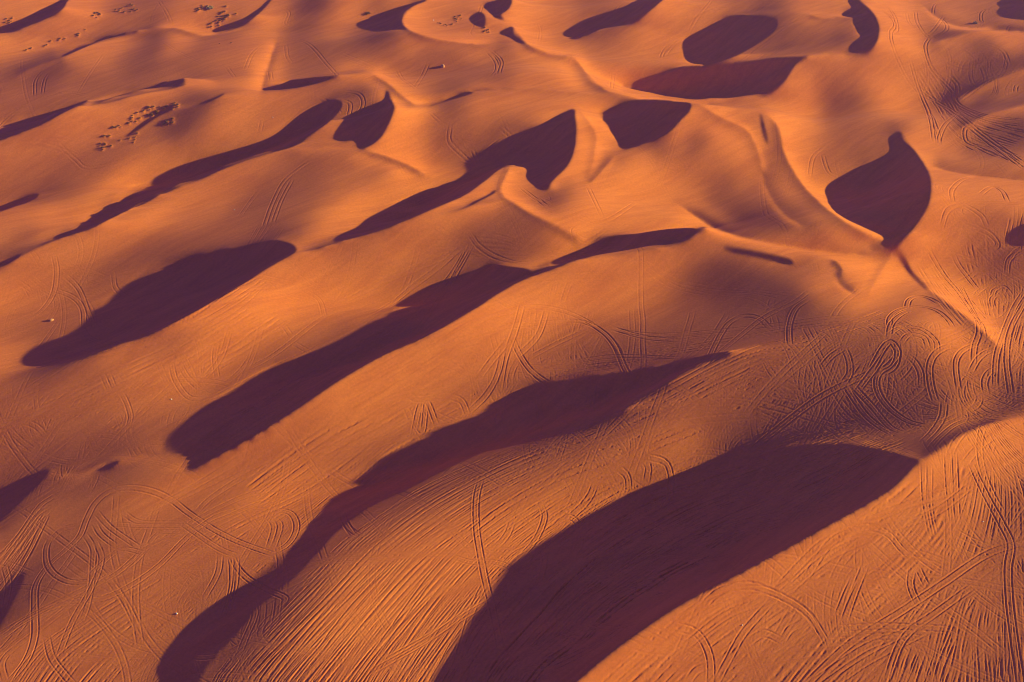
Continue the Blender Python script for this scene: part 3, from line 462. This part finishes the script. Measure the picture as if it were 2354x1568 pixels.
# patches criss-crossed by short turning tracks: centre, half sizes, count, depth cm, turning radius m
PATCH = [(2170,880,150,120,130,12,4,14),(2260,960,90,60,70,13,4,12),(2050,800,90,60,40,10,3,9),(1880,880,120,60,40,8,4,14),(2290,650,60,120,45,9,4,14),(2230,170,110,60,22,8,6,20),(2200,470,40,40,14,8,4,12),
 (1270,790,90,60,40,7,5,20),(1120,860,80,60,36,7,5,20),(1330,930,160,35,50,8,4,12),(430,930,90,50,30,7,4,14),(80,1030,110,50,60,8,4,14),(230,1010,120,40,30,6,5,16),(1620,80,60,30,22,7,6,18),(960,190,60,20,24,6,4,12),(940,210,40,10,16,6,3,8),
 (1380,520,50,18,20,7,3,8),(1240,470,30,18,10,7,3,8),(120,630,70,30,22,6,5,16),(480,1330,120,90,60,6,6,22),(380,1500,90,60,50,6,5,18),(620,1250,60,50,26,7,3,9),(200,650,120,60,14,4,6,24),(150,130,60,30,5,4,5,15),(2300,1300,90,150,24,10,10,40),(1950,1400,160,90,18,7,10,36),(1700,1480,120,60,10,7,10,36),
 (1100,250,80,30,8,4,6,20),(1780,690,60,25,8,4,5,15),(300,180,120,30,7,3.5,6,20),(1650,950,120,60,22,8,4,12),(1180,940,60,40,20,7,3,9),(2270,45,60,30,18,7,5,16),(560,1500,60,40,12,8,4,14),(1150,1330,80,60,5,9,8,24),(900,1300,90,60,4,8,8,24),(1460,1080,60,30,10,9,3,9)]
RES = 0.125; TX0, TY0, TNX, TNY = -320.0, 85.0, 5120, 3800
ruts = np.zeros((TNY, TNX), np.float32)
lines = []; drawn = []                         # (survey points, depth m, pair?, width scale)
for (c, r), txt in TRK.items():
    for part in txt.split('|'):
        d, ps = part.split(':'); single = d.endswith('n'); d = float(d.rstrip('n')) / 100 * (1.05 if c == 0 else 1.4)
        drawn.append((catmull(t3(c, r, [tuple(map(float, q.split(','))) for q in ps.split()]), False, 10), d, not single, .8 if r else .9))
for A, B, cnt, d, ws in SWEEP:
    A = catmull(A, False, 8); B = catmull(B, False, 8)
    def res(P, n=40):
        s = np.concatenate([[0], np.hypot(*np.diff(P, axis=0).T).cumsum()]); q = np.linspace(0, s[-1], n)
        return np.stack([np.interp(q, s, P[:, 0]), np.interp(q, s, P[:, 1])], 1)
    A, B = res(A), res(B)
    for k in range(cnt):
        t0 = rng.rand(); t1 = t0 + rng.randn() * 0.06
        ph = rng.rand(3) * 6.3; u = np.linspace(0, 1, 40)
        t = t0 + (t1 - t0) * u + 0.022 * np.sin(u * 7 + ph[0]) + 0.006 * np.sin(u * 23 + ph[1])
        P = A * (1 - t[:, None]) + B * t[:, None]
        ln = rng.uniform(0.12, 1.0); a = rng.uniform(-0.2, 1.1 - ln); i0, i1 = int(max(a, 0) * 39), int(min(a + ln, 1) * 39)
        if i1 - i0 < 5: continue
        lines.append((P[i0:i1 + 1], d / 100 * rng.uniform(0.5, 2.2), rng.rand() < 0.75, ws * rng.choice([.6, .8, 1, 1.5])))
world_lines = []; n_sweep = len(lines); lines += drawn
cat = np.concatenate([l[0] for l in lines]); wc = to_world(cat); k = 0
for P, d, pair, ws in lines:
    world_lines.append((wc[k:k + len(P), :2], d, pair, ws)); k += len(P)
for cx, cy, rx, ry, cnt, d, r0, r1 in PATCH:
    n_ = cnt; ang = rng.rand(n_) * 6.283; rr = np.sqrt(rng.rand(n_))
    C0 = to_world(np.stack([cx + rx * rr * np.cos(ang), cy + ry * rr * np.sin(ang)], 1))
    for k0 in range(0, n_, 3):      # each driver turns a few times over nearly the same ground
        R0 = rng.uniform(r0, r1) * rng.choice([1, 1.4, 2.5, 5]) * rng.choice([-1, 1]); h1 = rng.rand() * 6.283; q0 = C0[k0]
        for c0 in C0[k0:k0 + 3]:
            R = R0 * rng.uniform(.8, 1.25); h0 = h1 + rng.randn() * .25; L = min(rng.uniform(1.0, 3.6) * abs(R), rng.uniform(14, 48))
            c = q0[:2] + (c0[:2] - q0[:2]) * .35
            s = np.linspace(0, L, 30); kap = 1 / R + rng.randn() * 0.5 / abs(R) * (s / L - .4)
            hd = h0 + np.cumsum(kap) * (s[1] - s[0])
            P = np.stack([np.cumsum(np.cos(hd)) * (s[1] - s[0]), np.cumsum(np.sin(hd)) * (s[1] - s[0])], 1)
            world_lines.append((P - P[10] + c, d / 100 * (1.0 if cx > 1700 else .7) * rng.uniform(0.3, 1.1), True, rng.uniform(.6, .9)))
for k in range(460):                    # faint long wandering tracks over the whole field
    x_, y_ = rng.uniform(-260, 260), 110 + 260 * rng.rand() ** 1.8; h0 = rng.choice([.6, .6, .3, 1.2, 2.5]) + rng.randn() * .35; R = rng.uniform(40, 250) * rng.choice([-1, 1])
    n_ = int(rng.uniform(10, 45)); hd = h0 + np.arange(n_) * 2.0 / R + .06 * np.cumsum(rng.randn(n_) * .4)
    world_lines.append((np.stack([x_ + np.cumsum(np.cos(hd)) * 2, y_ + np.cumsum(np.sin(hd)) * 2], 1), rng.uniform(.02, .055) * (1.0 if y_ < 230 else .5), True, .9))
world_lines = world_lines[:n_sweep] + world_lines[len(lines):] + world_lines[n_sweep:len(lines)]
offs = np.arange(-0.8, 0.81, 0.1)
def press(P, d, ws):
    seg = np.hypot(*np.diff(P, axis=0).T); L = seg.sum()
    if L < 1.5: return
    s = np.concatenate([[0], seg.cumsum()]); q = np.arange(0, L, 0.11)
    x = np.interp(q, s, P[:, 0]); y = np.interp(q, s, P[:, 1])
    tx = np.gradient(x); ty = np.gradient(y); nn = np.hypot(tx, ty) + 1e-9; tx /= nn; ty /= nn
    k_ = np.interp(y.mean(), [120, 330], [.62, .88]); ws = ws * k_; d = d * (k_ * 1.1 + .35)
    taper = np.clip(np.minimum(q, L - q) / min(3.0, L / 3), 0, 1)
    mod = 1 + 0.35 * np.sin(q * rng.uniform(2.5, 5.5) + rng.rand() * 6) * (rng.rand() < .5) + 0.2 * np.sin(q * 0.7 + rng.rand() * 6)
    o = offs * ws
    prof = -np.exp(-0.5 * (offs / 0.16) ** 2) + 0.42 * np.exp(-0.5 * ((offs - 0.38) / 0.14) ** 2) + 0.42 * np.exp(-0.5 * ((offs + 0.38) / 0.14) ** 2)
    ix = ((x[:, None] - ty[:, None] * o - TX0) / RES).astype(np.int64); iy = ((y[:, None] + tx[:, None] * o - TY0) / RES).astype(np.int64)
    v = (prof[None, :] * (d * taper * mod)[:, None])
    ok = (ix > 0) & (ix < TNX - 1) & (iy > 0) & (iy < TNY - 1)
    if not ok.any(): return
    ix, iy, v = ix[ok], iy[ok], v[ok]
    x0, y0 = ix.min(), iy.min(); w_, h_ = ix.max() - x0 + 1, iy.max() - y0 + 1
    idx = (iy - y0) * w_ + (ix - x0)
    sm = np.bincount(idx, v, w_ * h_); ct = np.bincount(idx, None, w_ * h_)
    a = (sm / np.maximum(ct, 1)).reshape(h_, w_); sub = ruts[y0:y0 + h_, x0:x0 + w_]
    hit = ct.reshape(h_, w_) > 0
    sub[hit] = sub[hit] * 0.5 + a[hit]        # a newer track partly flattens the older ones
for P, d, pair, ws in world_lines:
    if pair:
        t = np.gradient(P, axis=0); nn = np.hypot(t[:, 0], t[:, 1]) + 1e-9; nrm = np.stack([-t[:, 1], t[:, 0]], 1) / nn[:, None]
        g = rng.uniform(1.15, 1.4) / 2
        press(P + nrm * g, d, ws); press(P - nrm * g, d * rng.uniform(.8, 1), ws)
    else: press(P, d, ws)
for ax in (0, 1): ruts = (np.roll(ruts, 1, ax) + 4 * ruts + np.roll(ruts, -1, ax)) / 6
ruts = ruts.astype(np.float32)
# slumps and wind-scoured streaks on the lee slopes
sl_n = 400; sx_ = np.linspace(-320, 320, sl_n); sy_ = np.linspace(85, 560, 300); SXX, SYY = np.meshgrid(sx_, sy_)
vx_, vy_ = project(SXX, SYY, ground(SXX, SYY)); lee = blur(np.clip(bil(mask, (vx_ - X0) / RS - .5, (vy_ - Y0) / RS - .5), 0, 1), 1.5) ** 2
nz = blur(rng.randn(300, sl_n), 1.6); nz = nz / nz.std() * .22 + blur(rng.randn(300, sl_n), 4.0) * 4.0 * .35
def slump(x, y): return bil(lee * nz, (x + 320) / (640 / (sl_n - 1)), (y - 85) / (475 / 299.0)) * ((np.abs(x) < 320) & (y > 85) & (y < 560))
# hummocks of sand gathered round bushes
HUMMOCKS = []
def clump(pts, jit, lab, grp, size=(.6, 1.2)):
    for (x, y), q in zip(pts, to_world(pts)): HUMMOCKS.append(((q[0] + rng.randn() * .5, q[1] + rng.randn() * .9, rng.uniform(.4, .9)), (lab, grp)))
def strew(segs, n, spread):
    P = []
    for k in range(n):
        a, b = segs[rng.randint(len(segs))]; t = rng.rand()
        P.append((a[0] + (b[0] - a[0]) * t + rng.randn() * spread, a[1] + (b[1] - a[1]) * t + rng.randn() * spread * .5))
    return P
clump(strew([((240, 308), (300, 278)), ((300, 280), (350, 258)), ((350, 258), (410, 240))], 40, 3), 0, 'small dark bush among the hummocks along the furrow at upper left', 'bushes along the furrow')
clump(strew([((225, 342), (260, 335)), ((280, 325), (325, 312)), ((375, 290), (395, 275))], 24, 3), 0, 'small dark bush scattered below the furrow at upper left', 'bushes below the furrow')
clump(strew([((265, 28), (300, 12)), ((280, 35), (315, 22)), ((218, 33), (228, 35))], 26, 3), 0, 'small bush in the bowl near the top left', 'bushes in the top left bowl')
clump(strew([((450, 22), (480, 16)), ((500, 30), (525, 30)), ((500, 50), (515, 40)), ((480, 62), (545, 32))], 44, 3), 0, 'small bush in the dark hollow right of the top left bowl', 'bushes in the dark hollow')
clump(strew([((62, 115), (80, 112)), ((175, 80), (195, 72)), ((10, 50), (30, 47)), ((100, 105), (150, 92)), ((490, 105), (530, 100))], 24, 2), 0, 'small bush dotted on the left slope near the top', 'bushes on the top left slope')
clump(strew([((1040, 50), (1058, 40)), ((1003, 55), (1030, 60)), ((1110, 75), (1128, 70))], 22, 3), 0, 'small bush in the sunlit bowl top centre', 'bushes in the top centre bowl')
for (wx, wy, s_), _l in HUMMOCKS:
    R = int(4.5 / RES); cx = int((wx - TX0) / RES); cy = int((wy - TY0) / RES)
    if cx < R or cy < R or cx > TNX - R - 1 or cy > TNY - R - 1: continue
    yy, xx = np.mgrid[-R:R + 1, -R:R + 1] * RES
    sub = ruts[cy - R:cy + R + 1, cx - R:cx + R + 1]
    sub[:] = np.maximum(sub, 0.27 * s_ * np.exp(-0.5 * ((xx / (.6 * s_)) ** 2 + (yy / (.5 * s_)) ** 2)) + .14 * s_ * np.exp(-0.5 * (((xx + 1.4) / 1.6) ** 2 + (yy / .7) ** 2)))
print('tracks', len(world_lines), ruts.min(), ruts.max())
def relief(x, y):
    fx = (x - TX0) / RES; fy = (y - TY0) / RES
    out = np.zeros(x.shape)
    ok = (fx > 1) & (fx < TNX - 2) & (fy > 1) & (fy < TNY - 2)
    out[ok] = bil(ruts, fx[ok], fy[ok])
    return out + slump(x, y)
# ---------------------------------------------------------------- the ground as one sheet
def spaced(core, left, right):
    return np.concatenate([left, core, right])
NC, NR = 2200, 1900
core = np.linspace(-1.08, 1.08, NC)
g = np.cumsum(np.geomspace(core[1] - core[0], 2.5, 60))
sx = spaced(core, core[0] - g[::-1], core[-1] + g)
dep = np.linspace(math.radians(60.0), math.radians(18.5), NR)     # rows evenly spaced by sighting angle
yc = CAM_H / np.tan(dep)
g = np.cumsum(np.geomspace(yc[-1] - yc[-2], 900, 50)); g2 = np.cumsum(np.geomspace(yc[1] - yc[0], 250, 40))
sy = spaced(yc, yc[0] - g2[::-1], yc[-1] + g)
nx, ny = len(sx), len(sy)
wy = 0.403 * (np.maximum(sy, 60.0) + 133.0)         # wider strips farther out
XX = sx[None, :] * wy[:, None]; YY = np.repeat(sy[:, None], nx, 1)
ZZ = ground(XX.ravel(), YY.ravel()).reshape(XX.shape)
ZZ = ZZ + relief(XX, YY)
co = np.stack([XX, YY, ZZ], -1).astype(np.float32).ravel()
me = bpy.data.meshes.new('sand_dunes')
me.vertices.add(nx * ny); me.vertices.foreach_set('co', co)
i = np.arange(nx * ny, dtype=np.int32).reshape(ny, nx)
q = np.stack([i[:-1, :-1], i[:-1, 1:], i[1:, 1:], i[1:, :-1]], -1).reshape(-1, 4)
me.loops.add(q.size); me.loops.foreach_set('vertex_index', q.ravel())
me.polygons.add(len(q)); me.polygons.foreach_set('loop_start', np.arange(0, q.size, 4, dtype=np.int32))
me.update(calc_edges=True)
me.shade_smooth()
dunes = bpy.data.objects.new('sand_dunes', me); scene.collection.objects.link(dunes)
dunes['kind'] = 'structure'
dunes['label'] = 'orange sand dunes with long crests covered in tyre tracks'; dunes['category'] = 'dunes'

mat = bpy.data.materials.new('sand'); mat.use_nodes = True
n = mat.node_tree.nodes; l = mat.node_tree.links
bs = n['Principled BSDF']; bs.inputs['Roughness'].default_value = 0.95
bs.inputs['Specular IOR Level'].default_value = 0.1
tc = n.new('ShaderNodeNewGeometry')
def noise(scale, detail=4, rough=.6):
    t = n.new('ShaderNodeTexNoise'); t.inputs['Scale'].default_value = scale
    t.inputs['Detail'].default_value = detail; t.inputs['Roughness'].default_value = rough
    l.new(tc.outputs['Position'], t.inputs['Vector']); return t
n1 = noise(0.02, 3); n2 = noise(1.6, 4, .7)
mp = n.new('ShaderNodeMapping'); mp.inputs['Scale'].default_value = (.045, .40, .2)
vr = n.new('ShaderNodeVectorRotate'); vr.rotation_type = 'Z_AXIS'; vr.inputs['Angle'].default_value = math.radians(-38)
l.new(tc.outputs['Position'], vr.inputs['Vector']); l.new(vr.outputs[0], mp.inputs['Vector'])          # streaks of coarser, darker sand laid out by the wind
n4 = n.new('ShaderNodeTexNoise'); n4.inputs['Scale'].default_value = 1.0; n4.inputs['Detail'].default_value = 8; n4.inputs['Roughness'].default_value = .65; n4.inputs['Distortion'].default_value = .6
l.new(mp.outputs[0], n4.inputs['Vector'])
r1 = n.new('ShaderNodeValToRGB'); l.new(n1.outputs[0], r1.inputs[0])
r1.color_ramp.elements[0].position = .3; r1.color_ramp.elements[0].color = (SAND[0] * .94, SAND[1] * .90, SAND[2] * .95, 1)
r1.color_ramp.elements[1].position = .7; r1.color_ramp.elements[1].color = (SAND[0] * 1.03, SAND[1] * 1.06, SAND[2] * 1.0, 1)
mx = n.new('ShaderNodeMix'); mx.data_type = 'RGBA'; mx.blend_type = 'MULTIPLY'; mx.inputs[0].default_value = 1.0
r2 = n.new('ShaderNodeValToRGB'); l.new(n2.outputs[0], r2.inputs[0])
r2.color_ramp.elements[0].position = .25; r2.color_ramp.elements[0].color = (.86, .86, .86, 1)
r2.color_ramp.elements[1].position = .75; r2.color_ramp.elements[1].color = (1.08, 1.08, 1.08, 1)
l.new(r1.outputs[0], mx.inputs[6]); l.new(r2.outputs[0], mx.inputs[7]); 
mx2 = n.new('ShaderNodeMix'); mx2.data_type = 'RGBA'; mx2.blend_type = 'MULTIPLY'; mx2.inputs[0].default_value = 1.0
r4 = n.new('ShaderNodeValToRGB'); l.new(n4.outputs[0], r4.inputs[0])
r4.color_ramp.elements[0].position = .36; r4.color_ramp.elements[0].color = (.90, .84, .87, 1)
r4.color_ramp.elements[1].position = .62; r4.color_ramp.elements[1].color = (1.04, 1.05, 1.03, 1)
l.new(mx.outputs[2], mx2.inputs[6]); l.new(r4.outputs[0], mx2.inputs[7]); l.new(mx2.outputs[2], bs.inputs['Base Color'])
bp = n.new('ShaderNodeBump'); bp.inputs['Strength'].default_value = 0.5; bp.inputs['Distance'].default_value = 0.10
n3 = noise(1.3, 7, .75); l.new(n3.outputs[0], bp.inputs['Height']); l.new(bp.outputs[0], bs.inputs['Normal'])
me.materials.append(mat)
# ---------------------------------------------------------------- bushes, a boulder and litter on the sand
def plain(name, col, rough=.9, var=.3):
    m = bpy.data.materials.new(name); m.use_nodes = True; n = m.node_tree.nodes; l = m.node_tree.links
    b = n['Principled BSDF']; b.inputs['Roughness'].default_value = rough
    t = n.new('ShaderNodeTexNoise'); t.inputs['Scale'].default_value = 6.0
    r = n.new('ShaderNodeValToRGB'); l.new(t.outputs[0], r.inputs[0]); l.new(r.outputs[0], b.inputs['Base Color'])
    r.color_ramp.elements[0].color = tuple(c * (1 - var) for c in col) + (1,); r.color_ramp.elements[1].color = tuple(c * (1 + var) for c in col) + (1,)
    return m
M_twig = plain('dry_twigs', (.22, .11, .05)); M_pale = plain('pale_twigs', (.42, .36, .22)); M_rock = plain('sandy_rock', (.5, .25, .13), .95, .2); M_bag = plain('white_plastic', (.85, .85, .82), .45, .03)
def bush_mesh(name, seed, size, m, n=150):
    r = random.Random(seed); V = []; F = []
    for i in range(n):
        a = r.random() * 6.283; el = math.acos(r.random() ** .7) if r.random() < .8 else 1.45
        d = Vector((math.cos(a) * math.sin(el), math.sin(a) * math.sin(el), math.cos(el)))
        L = size * r.uniform(.35, 1.0); o = Vector((r.gauss(0, .16), r.gauss(0, .16), 0)) * size
        side = d.cross(Vector((r.gauss(0, 1), r.gauss(0, 1), r.gauss(0, 1)))).normalized() * size * r.uniform(.025, .06)
        mid = o + d * L * .55 + Vector((0, 0, L * .08)); tip = o + d * L; k = len(V)
        V += [tuple(o - side * .4), tuple(o + side * .4), tuple(mid + side), tuple(mid - side), tuple(tip)]
        F += [(k, k + 1, k + 2, k + 3), (k + 3, k + 2, k + 4)]
        for q in range(2):                          # leaf-sized side shoots
            c = o + d * L * r.uniform(.4, .95); s = size * .07; k = len(V)
            u = Vector((r.gauss(0, 1), r.gauss(0, 1), r.gauss(0, 1))).normalized() * s; v = d.cross(u).normalized() * s
            V += [tuple(c - u), tuple(c + v), tuple(c + u), tuple(c - v)]; F.append((k, k + 1, k + 2, k + 3))
    e = bpy.data.meshes.new(name); e.from_pydata(V, [], F); e.materials.append(m); return e
def lump_mesh(name, seed, sx, sy, sz, m, crumple=.25):
    import bmesh
    bm = bmesh.new(); bmesh.ops.create_icosphere(bm, subdivisions=3, radius=1.0); r = random.Random(seed)
    dirs = [(Vector((r.gauss(0, 1), r.gauss(0, 1), r.gauss(0, 1))).normalized(), r.uniform(.3, 1)) for _ in range(9)]
    for v in bm.verts:
        p = v.co.copy(); k = 1 - crumple * sum(max(0, p.dot(d) - .55) * a * 1.6 for d, a in dirs)
        v.co = Vector((p.x * sx * k, p.y * sy * k, p.z * sz * k))
    e = bpy.data.meshes.new(name); bm.to_mesh(e); bm.free(); e.materials.append(m); e.shade_smooth(); return e
def put(name, mesh, x, y, label, category, group=None, scale=1.0, sink=0.0, rot=None):
    o = bpy.data.objects.new(name, mesh); scene.collection.objects.link(o)
    z = float(ground(np.array([x]), np.array([y]))[0] + relief(np.array([x]), np.array([y]))[0])
    o.location = (x, y, z - sink); o.scale = (scale,) * 3
    o.rotation_euler = (0, 0, rng.rand() * 6.28 if rot is None else rot)
    o['label'] = label; o['category'] = category
    if group: o['group'] = group
    return o
twig = [bush_mesh('desert_bush', 11 + i, 0.75, M_twig) for i in range(4)]
for (wx, wy, s), (lab, grp) in HUMMOCKS:
    put('desert_bush', twig[rng.randint(4)], wx, wy, lab, 'bush', grp, s, 0.05)
w1, w2, w3 = to_world([(483, 20), (846, 32), (2241, 54)])
pale = bush_mesh('pale_bush', 40, 1.7, M_pale, 330)
put('pale_bush', pale, w1[0], w1[1], 'pale straw-coloured bush, palest of those by the dark hollow at the top', 'bush')
put('desert_bush', twig[0], w2[0], w2[1], 'dark bush standing alone beside the rounded dune shadow at the top', 'bush', None, 1.8)
put('pale_bush', pale, w3[0], w3[1], 'small pale bush on the ridge near the top right corner', 'bush', None, .7)
w4, w5, w6 = to_world([(1017, 154), (118, 737), (1006, 57)])
put('boulder', lump_mesh('boulder', 5, 1.0, .9, 1.5, M_rock), w4[0], w4[1], 'lone upright sandy boulder with a long thin shadow', 'boulder', rot=.4)
put('boulder', lump_mesh('low_boulder', 6, .8, .6, .55, M_rock), w5[0], w5[1], 'low sandy boulder on the bare slope at the left edge', 'boulder')
bag = lump_mesh('plastic_bag', 9, .22, .17, .15, M_bag, .8)
for (px, py), sc, lab in [((406, 1410), 1.5, 'white plastic scrap between the tracks at the bottom left'), ((394, 918), 1.1, 'white plastic scrap on the tracked slope above the middle left shadow'),
        ((1706, 1437), .8, 'tiny white scrap on the large foreground dune face'), ((2259, 1199), .8, 'tiny white scrap near the right edge among dense tracks'),
        ((627, 270), 1.1, 'tiny white scrap on the bright slope at the upper left'), ((539, 482), 1.1, 'tiny white scrap on the smooth slope left of centre'), ((996, 47), 1.6, 'white scrap in the sunlit bowl at the top')]:
    q = to_world([(px, py)])[0]; put('plastic_scrap', bag, q[0], q[1], lab, 'litter', 'scraps of white litter', sc, -.03)
# ---------------------------------------------------------------- dusty evening air
def box(name, x0, x1, y0, y1, z0, z1):
    e = bpy.data.meshes.new(name)
    V = [(x, y, z) for x in (x0, x1) for y in (y0, y1) for z in (z0, z1)]
    e.from_pydata(V, [], [(0, 1, 3, 2), (4, 6, 7, 5), (0, 4, 5, 1), (2, 3, 7, 6), (0, 2, 6, 4), (1, 5, 7, 3)])
    o = bpy.data.objects.new(name, e); scene.collection.objects.link(o); return o
ext = max(abs(float(XX.min())), float(XX.max()), float(YY.max()), -float(YY.min())) + 50
hz = box('haze', -ext, ext, -ext, ext, float(ZZ.min()) - 1.0, CAM_H + 3)
hm = bpy.data.materials.new('haze'); hm.use_nodes = True; hn_ = hm.node_tree
hn_.nodes.remove(hn_.nodes['Principled BSDF']); pv = hn_.nodes.new('ShaderNodeVolumePrincipled')
pv.inputs['Color'].default_value = (.52, .38, 1.0, 1); pv.inputs['Density'].default_value = HAZE; pv.inputs['Anisotropy'].default_value = 0.2
hn_.links.new(pv.outputs[0], hn_.nodes['Material Output'].inputs['Volume'])
hz.data.materials.append(hm); hz['kind'] = 'stuff'; hz['label'] = 'thin mauve evening haze over the dunes'; hz['category'] = 'haze'
